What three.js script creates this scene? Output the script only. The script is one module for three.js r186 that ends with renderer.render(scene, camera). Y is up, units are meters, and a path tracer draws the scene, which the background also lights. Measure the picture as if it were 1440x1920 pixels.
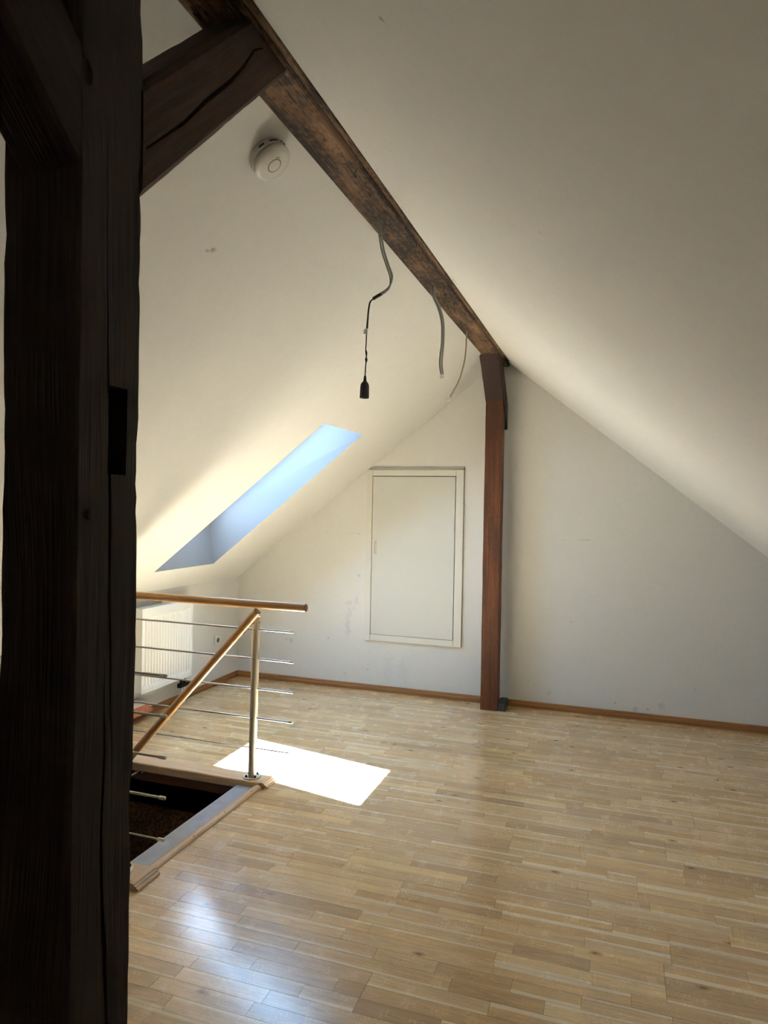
import * as THREE from 'three';
import { RoundedBoxGeometry } from 'three/addons/geometries/RoundedBoxGeometry.js';
import { mergeGeometries, toCreasedNormals } from 'three/addons/utils/BufferGeometryUtils.js';
import { Brush, Evaluator, SUBTRACTION } from 'three-bvh-csg';

// ------------------------------------------------------------------ camera, sky, sun, exposure
const V = (x, y, z) => new THREE.Vector3(x, y, z);
const scene = new THREE.Scene();
const FOCAL = 1287.23, IMG_W = 1440, IMG_H = 1920;                   // focal length in pixels of the 1440 x 1920 frame
const camera = new THREE.PerspectiveCamera(2 * Math.atan(IMG_H / 2 / FOCAL) * 180 / Math.PI, IMG_W / IMG_H, 0.05, 200);
{
  const yaw = 0.32556, pitch = -0.00762, roll = 0.01813;
  const f = V(-Math.sin(yaw) * Math.cos(pitch), Math.sin(pitch), -Math.cos(yaw) * Math.cos(pitch));
  const r0 = V(Math.cos(yaw), 0, -Math.sin(yaw)), u0 = r0.clone().cross(f);
  const r = r0.clone().multiplyScalar(Math.cos(roll)).addScaledVector(u0, Math.sin(roll)), u = r.clone().cross(f);
  camera.position.set(0, 1.5, 0);
  camera.quaternion.setFromRotationMatrix(new THREE.Matrix4().makeBasis(r, u, f.clone().negate()));
  camera.updateMatrixWorld(true);
}
const SUN_INTENSITY = 1.0, SKY_INTENSITY = 0.084, EXPOSURE = 182;
{
  // clear summer sky: pale towards the horizon, deep blue overhead
  const W = 256, H = 128, d = new Float32Array(W * H * 4);
  for (let y = 0; y < H; y++) {
    const up = Math.max(0, Math.sin(((y + 0.5) / H - 0.5) * Math.PI)), t = Math.pow(1 - up, 2.2);
    const c = [0.30 + 0.45 * t, 0.64 + 0.32 * t, 1.10 + 0.12 * t];
    for (let x = 0; x < W; x++) d.set([c[0], c[1], c[2], 1], (y * W + x) * 4);
  }
  const sky = new THREE.DataTexture(d, W, H, THREE.RGBAFormat, THREE.FloatType);
  sky.mapping = THREE.EquirectangularReflectionMapping; sky.magFilter = THREE.LinearFilter; sky.needsUpdate = true;
  scene.background = sky; scene.backgroundIntensity = SKY_INTENSITY;
}
const SUN_A = 0.308, SUN_B = 0.317;                                  // metres east and towards the viewer per metre of fall
const sun = new THREE.DirectionalLight(new THREE.Color().setRGB(0.94, 1.19, 1.60), SUN_INTENSITY);
sun.position.set(-1.66 - SUN_A * 9, 9, -3.57 - SUN_B * 9); sun.target.position.set(-1.66, 0, -3.57);
sun.castShadow = true; sun.shadow.mapSize.set(2048, 2048);
Object.assign(sun.shadow.camera, { left: -4, right: 4, top: 4, bottom: -4, near: 1, far: 16 });
scene.add(sun, sun.target);
const renderer = new THREE.WebGLRenderer({ antialias: true });
renderer.toneMapping = THREE.LinearToneMapping;
renderer.toneMappingExposure = EXPOSURE;
renderer.shadowMap.enabled = true;

// ------------------------------------------------------------------ numbers of the place (metres; floor at y = 0)
const D = 5.279, XL = -3.112, XR = 1.407, NEAR = 2.6;                // gable wall at z = -D, knee walls at x = XL and XR
const SL = 0.7849, KL = 3.31055, SR = 0.7934, KR = 1.98589;          // left slope y = KL + SL x, right slope y = KR - SR x
const RIDGE = (KR - KL) / (SL + SR), RIDGEY = KL + SL * RIDGE;
const BEAM_Y = 2.588;

// ------------------------------------------------------------------ noise and random
function rng(seed) { let s = seed >>> 0; return () => { s = (s + 0x6d2b79f5) | 0; let t = Math.imul(s ^ (s >>> 15), 1 | s); t = (t + Math.imul(t ^ (t >>> 7), 61 | t)) ^ t; return ((t ^ (t >>> 14)) >>> 0) / 4294967296; }; }
function hash(x, y, s) { let h = Math.imul(x, 374761393) ^ Math.imul(y, 668265263) ^ Math.imul(s, 1442695041); h = Math.imul(h ^ (h >>> 13), 1274126177); return ((h ^ (h >>> 16)) >>> 0) / 4294967296; }
function vn(x, y, s = 0) {                                            // value noise 0..1
  const xi = Math.floor(x), yi = Math.floor(y); let fx = x - xi, fy = y - yi;
  fx = fx * fx * (3 - 2 * fx); fy = fy * fy * (3 - 2 * fy);
  const a = hash(xi, yi, s), b = hash(xi + 1, yi, s), c = hash(xi, yi + 1, s), e = hash(xi + 1, yi + 1, s);
  return a + (b - a) * fx + (c - a) * fy + (a - b - c + e) * fx * fy;
}
function fbm(x, y, s, n = 4) { let v = 0, a = 0.5, t = 0; for (let i = 0; i < n; i++) { v += a * vn(x, y, s + i * 17); t += a; a *= 0.5; x = x * 2.03 + 11.3; y = y * 2.03 + 5.7; } return v / t; }
const clamp = (x, a = 0, b = 1) => Math.min(b, Math.max(a, x)), mix = (a, b, t) => a + (b - a) * t;
const mix3 = (a, b, t) => [mix(a[0], b[0], t), mix(a[1], b[1], t), mix(a[2], b[2], t)];
const sstep = (a, b, x) => { const t = clamp((x - a) / (b - a)); return t * t * (3 - 2 * t); };

// ------------------------------------------------------------------ textures
function tex(w, h, fn, srgb = true) {
  const d = new Uint8Array(w * h * 4);
  for (let y = 0; y < h; y++) for (let x = 0; x < w; x++) {
    const c = fn(x, y), o = (y * w + x) * 4;
    if (typeof c === 'number') d[o] = d[o + 1] = d[o + 2] = clamp(c * 255, 0, 255);
    else { d[o] = clamp(c[0], 0, 255); d[o + 1] = clamp(c[1], 0, 255); d[o + 2] = clamp(c[2], 0, 255); }
    d[o + 3] = 255;
  }
  const t = new THREE.DataTexture(d, w, h, THREE.RGBAFormat);
  t.wrapS = t.wrapT = THREE.RepeatWrapping; t.magFilter = THREE.LinearFilter; t.minFilter = THREE.LinearMipmapLinearFilter; t.generateMipmaps = true;
  if (srgb) t.colorSpace = THREE.SRGBColorSpace;
  t.needsUpdate = true;
  return t;
}
function scaled(t, su, sv) { const c = t.clone(); c.repeat.set(1 / su, 1 / sv); c.needsUpdate = true; return c; }   // su, sv: metres per repeat

// oak parquet atlas: 32 rows of wood, each 1.28 m long (u) and one strip wide (v)
const ROWS = 32, ATLAS_LEN = 1.28;
const oakRows = (() => { const r = rng(77), a = []; for (let i = 0; i < ROWS; i++) a.push({ tone: r(), sap: r(), sapEdge: r() < 0.5 ? 0 : 1, sapW: 0.12 + 0.2 * r(), cath: r(), warm: r(), seed: Math.floor(r() * 9999), knot: r() < 0.25 ? r() : -1, ky: r() }); return a; })();
const oakH = new Float32Array(2048 * 2048);
const oakTex = tex(2048, 2048, (x, y) => {
  const row = Math.floor(y / 64), R = oakRows[row], v = (y % 64) / 64, u = x / 2048 * ATLAS_LEN, s = R.seed;
  const bend = (fbm(u * 2.2, v * 0.8, s, 2) - 0.5) * 0.5;
  let grain = fbm(u * 9, (v + bend) * 26, s + 3, 3), fine = vn(u * 22, v * 60, s + 5);
  if (R.cath > 0.6) {                                                // cathedral figure
    const c = (v - 0.5 - bend * 0.5) * 2, rings = u * 9 + c * c * 5 + fbm(u * 5, v * 3, s + 7, 2) * 2.2;
    grain = mix(grain, 0.5 + 0.5 * Math.sin(rings * 6.283), 0.32);
  }
  const pore = vn(u * 70, v * 62, s + 9) > 0.80 && fine > 0.45 ? 1 : 0;
  const fleck = sstep(0.72, 0.85, fbm(u * 30, v * 9, s + 21, 2)) * (R.cath < 0.25 ? 0.4 : 0.0);
  const dark = [184, 150, 103], mid = [209, 176, 126], light = [223, 194, 146];
  let c = R.tone < 0.5 ? mix3(dark, mid, 0.35 + R.tone * 1.3) : mix3(mid, light, (R.tone - 0.5) * 1.5);
  const k = 1 + (grain - 0.5) * 0.24 + (fine - 0.5) * 0.09 + (fbm(u * 3, v * 2, s + 31, 2) - 0.5) * 0.12 + fleck * 0.06;
  c = c.map((q, i) => q * k * (1 - pore * 0.10) * (i === 2 ? 0.97 + R.warm * 0.07 : i === 0 ? 1.015 - R.warm * 0.02 : 1));
  if (R.sap > 0.52) {                                                // pale sapwood along one edge
    const e = R.sapEdge ? 1 - v : v, w = R.sapW + (fbm(u * 3, 2.5, s + 41, 3) - 0.5) * 0.35;
    c = mix3(c, [236, 218, 184].map((q) => q * (1 + (fine - 0.5) * 0.05)), sstep(0.035, -0.035, e - w) * 0.85);
  }
  if (R.knot >= 0) {
    const dx = (u - R.knot * ATLAS_LEN) / 0.012, dy = (v - 0.25 - 0.5 * R.ky) * 0.062 / 0.0055, q = Math.hypot(dx, dy) + (fbm(u * 160, v * 12, s + 51, 2) - 0.5) * 0.8;
    c = mix3(c, [70, 46, 28], sstep(1.0, 0.35, q) * 0.85); c = mix3(c, [140, 98, 56], sstep(2.6, 1.0, q) * 0.5);
  }
  oakH[y * 2048 + x] = 0.6 + (grain - 0.5) * 0.3 - pore * 0.35;
  return c;
});
const oakBump = tex(2048, 1024, (x, y) => oakH[Math.min(2047, y * 2) * 2048 + x], false);
const floorRough = tex(512, 512, (x, y) => 0.5 + (fbm(x / 40, y / 40, 5, 4) - 0.5) * 0.2 + (vn(x / 3, y / 3, 8) - 0.5) * 0.12, false);

// rough old timber, grain along v; colours dark, mid, light, plus soot / dirt patches
function timberTex(seed, dark, mid, light, dirt, dirtCol, w = 512, h = 1024, len = 1.5) {
  const hgt = new Float32Array(w * h);
  const col = tex(w, h, (x, y) => {
    const u = x / w * 0.7, v = y / h * len, wob = (fbm(u * 3, v * 1.6, seed, 3) - 0.5) * 0.05;
    const g = fbm((u + wob) * 95, v * 3.2, seed + 2, 4), f = fbm((u + wob) * 330, v * 9, seed + 4, 2);
    let c = g < 0.5 ? mix3(dark, mid, g * 2) : mix3(mid, light, (g - 0.5) * 2);
    c = c.map((q) => q * (1 + (f - 0.5) * 0.5));
    const p = fbm(u * 13 + 3, v * 3.2, seed + 6, 3), q = fbm(u * 110, v * 60, seed + 8, 3);
    const k = sstep(0.42, 0.72, p * 0.62 + q * 0.30 + (f - 0.5) * 0.35 + g * 0.12) * dirt;
    c = mix3(c, dirtCol, k);
    hgt[y * w + x] = g * 0.6 + f * 0.4;
    return c;
  });
  return [col, tex(w, h, (x, y) => hgt[y * w + x], false)];
}
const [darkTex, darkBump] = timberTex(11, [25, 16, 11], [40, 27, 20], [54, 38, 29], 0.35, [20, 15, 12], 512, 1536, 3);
const [beamTex, beamBump] = timberTex(29, [74, 56, 40], [110, 86, 62], [142, 114, 86], 0.95, [30, 25, 21], 512, 2048, 3);
const [postTex, postBump] = timberTex(43, [60, 35, 20], [92, 55, 31], [120, 76, 43], 0.6, [52, 38, 30], 512, 1536, 3);
const railTex = tex(256, 512, (x, y) => { const g = fbm(x / 6, y / 180, 61, 4), f = vn(x / 1.6, y / 30, 63); return [188, 140, 84].map((q) => q * (0.86 + g * 0.22 + f * 0.06)); });
const trimTex = tex(256, 1024, (x, y) => { const g = fbm(x / 9, y / 190, 71, 4), f = vn(x / 2, y / 36, 73); return [212, 180, 140].map((q, i) => q * (0.84 + g * 0.26 + f * 0.06) * (i === 2 ? 1.02 : 1)); });
const corkTex = tex(512, 512, (x, y) => { const a = fbm(x / 9, y / 9, 81, 3), b = vn(x / 4, y / 4, 83), c = a > 0.55 ? [112, 74, 44] : a > 0.42 ? [84, 55, 33] : [50, 33, 21]; return c.map((q) => q * (0.8 + b * 0.4)); });
const linoTex = tex(512, 512, (x, y) => { const a = fbm(x / 60, y / 60, 91, 5), b = vn(x / 2.5, y / 2.5, 93); return [158, 162, 176].map((q) => q * (0.9 + a * 0.18 + (b - 0.5) * 0.05)); });
const plasterBump = tex(512, 512, (x, y) => 0.6 * fbm(x / 9, y / 9, 101, 4) + 0.4 * fbm(x / 60, y / 60, 103, 3), false);
const clothTex = tex(256, 256, (x, y) => { const n = fbm(x / 30, y / 30, 111, 3), w = ((x >> 1) + (y >> 1)) % 2; return [214, 140, 108].map((q, i) => q * (0.85 + n * 0.3 - w * 0.05)); });

for (const t of [beamTex, beamBump, postTex, postBump, darkTex, darkBump]) t.wrapT = THREE.MirroredRepeatWrapping;

// painted walls: roller texture and the scuffs that the photograph shows
const PAINT = [225, 223, 218];
function wallTex(w, h, wm, hm, marks, seed) {                         // marks: [u, v, radius u, radius v, strength, grey, kind]
  return tex(w, h, (x, y) => {
    const u = (x + 0.5) / w * wm, v = (y + 0.5) / h * hm;
    let k = 1 + (fbm(u * 1.7, v * 1.7, seed, 4) - 0.5) * 0.022 + (fbm(u * 40, v * 40, seed + 3, 2) - 0.5) * 0.012;
    let c = PAINT.map((q) => q * k);
    for (const [mu, mv, ru, rv, s, g] of marks) {
      const du = (u - mu) / ru, dv = (v - mv) / rv;
      if (Math.abs(du) > 1.6 || Math.abs(dv) > 1.6) continue;
      const e = Math.hypot(du, dv) + (fbm(u * 70, v * 70, seed + 9, 3) - 0.5) * 1.3;
      c = mix3(c, g, sstep(1.0, 0.55, e) * s * (0.55 + 0.45 * vn(u * 260, v * 260, seed + 12)));
    }
    return c;
  });
}
const GREY = [142, 144, 158], PALE = [238, 236, 232], DARKM = [96, 92, 88];
const farMarks = [[-2.07, 0.703, 0.03, 0.028, 0.16, GREY], [-2.009, 0.716, 0.028, 0.045, 0.16, GREY], [-2.068, 0.615, 0.022, 0.07, 0.16, GREY], [-2.03, 0.66, 0.012, 0.014, 0.16, GREY], [-2.08, 0.5, 0.03, 0.09, 0.2, GREY],
  [-1.99, 0.93, 0.016, 0.014, 0.35, GREY], [-2.01, 1.272, 0.006, 0.006, 0.7, PALE], [-2.0, 1.275, 0.004, 0.004, 0.7, DARKM], [-2.06, 1.274, 0.10, 0.0022, 0.25, GREY], [-1.96, 1.272, 0.05, 0.002, 0.2, GREY], [-2.27, 1.276, 0.08, 0.002, 0.15, GREY],
  [-2.599, 0.352, 0.02, 0.03, 0.3, GREY], [-2.64, 0.36, 0.03, 0.02, 0.2, GREY], [-2.933, 0.345, 0.005, 0.01, 0.5, GREY], [-2.933, 0.30, 0.005, 0.01, 0.45, GREY], [-2.25, 0.40, 0.012, 0.012, 0.3, GREY],
  [-0.2, 1.281, 0.09, 0.0022, 0.55, [170, 152, 134]], [-0.37, 1.277, 0.02, 0.0022, 0.5, [170, 152, 134]], [-0.05, 1.296, 0.02, 0.002, 0.4, GREY], [-0.30, 0.67, 0.025, 0.008, 0.25, GREY],
  [0.157, 0.069, 0.02, 0.02, 0.3, GREY], [0.247, 0.079, 0.012, 0.014, 0.45, GREY], [0.34, 0.11, 0.03, 0.03, 0.25, GREY], [0.02, 0.10, 0.008, 0.006, 0.6, [150, 120, 80]], [-0.45, 0.12, 0.02, 0.02, 0.25, GREY], [-0.6, 0.2, 0.008, 0.01, 0.4, GREY],
  [-1.896, 0.167, 0.006, 0.008, 0.6, DARKM], [-1.72, 0.20, 0.05, 0.12, 0.07, GREY], [-1.60, 0.19, 0.06, 0.10, 0.07, GREY], [-2.1, 0.12, 0.02, 0.02, 0.2, GREY], [0.55, 0.25, 0.006, 0.014, 0.4, GREY]];
const FW = 4.75, FH = 2.85, FX = 3.2;                                  // the texture of the gable wall covers x -3.2 .. 1.55, y 0 .. 2.85
const farTex = wallTex(2048, 1228, FW, FH, farMarks.map(([a, ...r]) => [a + FX, ...r]), 121);
const roofMarks = [[4.24, 0.60, 0.008, 0.008, 0.7, DARKM], [3.06, 0.08, 0.05, 0.0022, 0.55, DARKM], [3.10, 0.10, 0.03, 0.002, 0.5, GREY], [2.08, 0.12, 0.09, 0.0025, 0.5, DARKM], [2.9, 0.115, 0.004, 0.004, 0.5, DARKM], [3.65, 1.6, 0.006, 0.006, 0.4, DARKM], [3.7, 0.85, 0.006, 0.006, 0.35, DARKM]];
const roofTexR = wallTex(1024, 512, 8, 4, roofMarks, 131);              // u = z + D, v = metres down the slope from the ridge
const roofTexL = wallTex(1024, 512, 8, 4, [[3.342, 0.53, 0.012, 0.012, 0.6, [130, 126, 110]], [3.36, 0.54, 0.008, 0.006, 0.5, DARKM]], 137);
const plainTex = wallTex(512, 512, 3, 3, [], 141);

// ------------------------------------------------------------------ materials
const std = (o) => new THREE.MeshStandardMaterial(o), phys = (o) => new THREE.MeshPhysicalMaterial(o);
const hex = (c) => new THREE.Color(c);
const paint = (map, mw, mh) => std({ map: map && scaled(map, mw, mh), roughness: 0.92, bumpMap: scaled(plasterBump, 0.28, 0.28), bumpScale: 0.0004 });
const M = {
  farWall: paint(farTex, FW, FH), roofL: paint(roofTexL, 8, 4), roofR: paint(roofTexR, 8, 4), wall: paint(plainTex, 3, 3),
  oak: [[1, 1, 1], [0.93, 0.91, 0.89], [1.05, 1.04, 1.01], [0.86, 0.83, 0.80]].map((k) => phys({ map: oakTex, color: new THREE.Color().setRGB(...k), bumpMap: oakBump, bumpScale: 0.00025, roughness: 0.5, roughnessMap: scaled(floorRough, 0.5, 0.062 * 8), clearcoat: 0.75, clearcoatRoughness: 0.16 })),
  subfloor: std({ color: hex('#3b2b1b'), roughness: 0.9 }),
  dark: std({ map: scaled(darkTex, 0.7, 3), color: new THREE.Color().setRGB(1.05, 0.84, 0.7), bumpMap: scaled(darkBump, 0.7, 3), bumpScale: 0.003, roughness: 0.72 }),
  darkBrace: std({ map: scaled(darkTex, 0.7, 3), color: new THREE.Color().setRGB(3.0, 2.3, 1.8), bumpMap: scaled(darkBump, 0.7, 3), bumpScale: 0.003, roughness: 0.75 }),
  beam: std({ map: scaled(beamTex, 0.7, 3), color: new THREE.Color().setRGB(1.38, 1.3, 1.22), bumpMap: scaled(beamBump, 0.7, 3), bumpScale: 0.002, roughness: 0.85 }),
  post: std({ map: scaled(postTex, 0.7, 3), color: new THREE.Color().setRGB(1.38, 1.12, 0.86), bumpMap: scaled(postBump, 0.7, 3), bumpScale: 0.0012, roughness: 0.6 }),
  rail: phys({ map: scaled(railTex, 0.14, 0.6), roughness: 0.34, clearcoat: 0.3, clearcoatRoughness: 0.25 }),
  endGrain: std({ color: hex('#8a6238'), roughness: 0.6 }),
  trim: phys({ map: scaled(trimTex, 0.12, 0.8), roughness: 0.42 }),
  skirting: std({ map: scaled(trimTex, 0.10, 0.9), color: hex('#b8966a'), roughness: 0.5 }),
  cork: std({ map: scaled(corkTex, 0.5, 0.5), roughness: 0.95 }), fascia: std({ map: scaled(trimTex, 0.2, 0.8), color: hex('#86664a'), roughness: 0.6 }),
  lino: phys({ map: scaled(linoTex, 0.4, 0.4), roughness: 0.34 }),
  steel: std({ color: hex('#d6cfbf'), metalness: 0.75, roughness: 0.48 }), chrome: std({ color: hex('#d5d6d8'), metalness: 1, roughness: 0.14 }), rod: std({ color: hex('#b4b2ac'), metalness: 1, roughness: 0.3 }),
  plasticCap: phys({ color: hex('#dcdad2'), roughness: 0.35 }), bolt: std({ color: hex('#17191b'), roughness: 0.42 }),
  gloss: phys({ color: hex('#e9e7e1'), roughness: 0.3, clearcoat: 0.3, clearcoatRoughness: 0.2 }), grille: std({ color: hex('#c9cbca'), roughness: 0.5 }), slot: std({ color: hex('#3a3a38'), roughness: 0.8 }),
  door: phys({ color: hex('#d3d2cb'), roughness: 0.42 }), frame: phys({ color: hex('#dcd9cf'), roughness: 0.45 }), ledge: std({ color: hex('#b9b8b0'), roughness: 0.7 }),
  white: std({ color: hex('#e4e2dc'), roughness: 0.45 }), cover: phys({ color: hex('#dedbd3'), roughness: 0.38 }), ring: std({ color: hex('#6c675e'), roughness: 0.6 }), bright: phys({ color: hex('#ffffff'), roughness: 0.2 }),
  cableGrey: std({ color: hex('#a6a49d'), roughness: 0.5 }), cableBeige: std({ color: hex('#a0957c'), roughness: 0.55 }), black: std({ color: hex('#121214'), roughness: 0.5 }), tape: std({ color: hex('#2c2a28'), roughness: 0.45 }), socket: phys({ color: hex('#0d0d10'), roughness: 0.5 }),
  brass: std({ color: hex('#9b8a5c'), metalness: 1, roughness: 0.35 }), terminal: phys({ color: hex('#f4f2ec'), roughness: 0.3 }),
  stone: std({ color: hex('#34352f'), roughness: 0.55 }), cloth: std({ map: scaled(clothTex, 0.12, 0.12), roughness: 0.95 }), clothLitTop: std({ color: hex('#dccfd6'), roughness: 0.95 }),
  glass: phys({ color: hex('#ffffff'), transmission: 1, thickness: 0, roughness: 0, ior: 1.5 }), reveal: std({ color: new THREE.Color().setRGB(0.2, 0.205, 0.21), roughness: 0.7 }), addedDiffuser: phys({ color: hex('#c9ccce'), transmission: 0.3, thickness: 0, roughness: 1 }), sash: std({ color: hex('#ddd9cf'), roughness: 0.5 }),
  outside: std({ color: hex('#6b5148'), roughness: 0.9 }), nail: std({ color: hex('#2a2622'), metalness: 0.7, roughness: 0.5 }),
};

// ------------------------------------------------------------------ builders
const taken = new Map();
function numbered(name) { const n = taken.get(name) ?? 0; taken.set(name, n + 1); return n ? name + '_' + String(n).padStart(3, '0') : name; }
function thing(name, label, category, [x, y, z] = [0, 0, 0], group) {
  const o = new THREE.Group(); o.name = numbered(name); o.position.set(x, y, z); scene.add(o);
  o.userData = { kind: 'thing', label, category }; if (group) o.userData.group = group;
  return o;
}
function mesh(name, geo, mat, parent, label) {                        // geometry in world metres; parts are moved into their thing's own axes
  const m = new THREE.Mesh(geo, mat); m.name = name; m.castShadow = m.receiveShadow = true;
  if (parent) {
    parent.updateWorldMatrix(true, false);
    geo.applyMatrix4(parent.matrixWorld.clone().invert()); parent.add(m);
  } else { m.name = numbered(name); scene.add(m); }
  if (label) m.userData.label = label;
  return m;
}
function struct(name, geo, mat, parent) { const m = mesh(name, geo, mat, parent); if (!parent) m.userData.kind = 'structure'; return m; }
function boxUV(g) {                                                   // uv in metres by the dominant axis of each face
  if (g.index) g = g.toNonIndexed();
  const p = g.attributes.position, uv = new Float32Array(p.count * 2), a = V(), b = V(), c = V();
  for (let i = 0; i < p.count; i += 3) {
    a.fromBufferAttribute(p, i); b.fromBufferAttribute(p, i + 1); c.fromBufferAttribute(p, i + 2);
    const n = b.clone().sub(a).cross(c.clone().sub(a)), ax = Math.abs(n.x), ay = Math.abs(n.y), az = Math.abs(n.z);
    [a, b, c].forEach((q, k) => { const o = (i + k) * 2; if (ax >= ay && ax >= az) { uv[o] = q.y; uv[o + 1] = q.z; } else if (ay >= az) { uv[o] = q.x; uv[o + 1] = q.z; } else { uv[o] = q.y; uv[o + 1] = q.x; } });
  }
  g.setAttribute('uv', new THREE.BufferAttribute(uv, 2));
  return g;
}
const clean = (g) => { g = g.index ? g.toNonIndexed() : g; for (const k of Object.keys(g.attributes)) if (!['position', 'normal', 'uv'].includes(k)) g.deleteAttribute(k); return g; };
const merge = (list) => mergeGeometries(list.map(clean));
function rbox(x0, x1, y0, y1, z0, z1, r = 0.002, seg = 2) {           // box between corners with rounded edges
  const g = new RoundedBoxGeometry(x1 - x0, y1 - y0, z1 - z0, seg, Math.min(r, 0.49 * Math.min(x1 - x0, y1 - y0, z1 - z0)));
  g.translate((x0 + x1) / 2, (y0 + y1) / 2, (z0 + z1) / 2);
  return boxUV(g);
}
function aimed(g, a, b) {                                             // geometry along y from 0 to |b - a| laid from a to b
  const d = b.clone().sub(a).normalize();
  g.applyQuaternion(new THREE.Quaternion().setFromUnitVectors(V(0, 1, 0), d)); g.translate(a.x, a.y, a.z);
  return g;
}
function cyl(a, b, r, seg = 16, r2 = r) { const L = a.distanceTo(b), g = new THREE.CylinderGeometry(r2, r, L, seg, 1); g.translate(0, L / 2, 0); const uv = g.attributes.uv; for (let i = 0; i < uv.count; i++) uv.setXY(i, uv.getX(i) * r * 6.283, uv.getY(i) * L); return aimed(clean(g), a, b); }
function lathe(points, a, b, seg = 32) { return aimed(clean(new THREE.LatheGeometry(points.map(([r, y]) => new THREE.Vector2(r, y)), seg)), a, b); }
function tube(points, r, seg = 60, rad = 8) { return clean(new THREE.TubeGeometry(new THREE.CatmullRomCurve3(points.map((p) => V(...p))), seg, r, rad)); }
function flat(tris) { const g = new THREE.BufferGeometry(); g.setAttribute('position', new THREE.Float32BufferAttribute(tris.flat(), 3)); g.computeVertexNormals(); return g; }
const quad = (a, b, c, d) => [a, b, c, a, c, d].map((p) => (p.isVector3 ? p.toArray() : p)).flat();
function solid(quads, uvf) {                                          // quads of world points; uv from a function of the point or by box
  let g = flat(quads.map((q) => quad(...q)));
  if (!uvf) return boxUV(g);
  const p = g.attributes.position, uv = new Float32Array(p.count * 2);
  for (let i = 0; i < p.count; i++) uv.set(uvf(p.getX(i), p.getY(i), p.getZ(i)), i * 2);
  g.setAttribute('uv', new THREE.BufferAttribute(uv, 2));
  return g;
}
function prism(poly, along, z0, z1) {                                 // polygon [[a, b]...] extruded; along: 'z' gives (a, b) = (x, y), 'x' gives (z, y)
  const s = new THREE.Shape(poly.map(([a, b]) => new THREE.Vector2(a, b))), g = new THREE.ExtrudeGeometry(s, { depth: z1 - z0, bevelEnabled: false });
  g.translate(0, 0, z0);
  if (along !== 'x') return boxUV(g);
  const m = clean(g); m.applyMatrix4(new THREE.Matrix4().makeBasis(V(0, 0, 1), V(0, 1, 0), V(1, 0, 0)));   // this mirrors, so wind the triangles back
  const q = m.attributes.position.array; for (let i = 0; i < q.length; i += 9) for (let k = 0; k < 3; k++) { const t = q[i + 3 + k]; q[i + 3 + k] = q[i + 6 + k]; q[i + 6 + k] = t; }
  m.computeVertexNormals();
  return boxUV(m);
}
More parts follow.
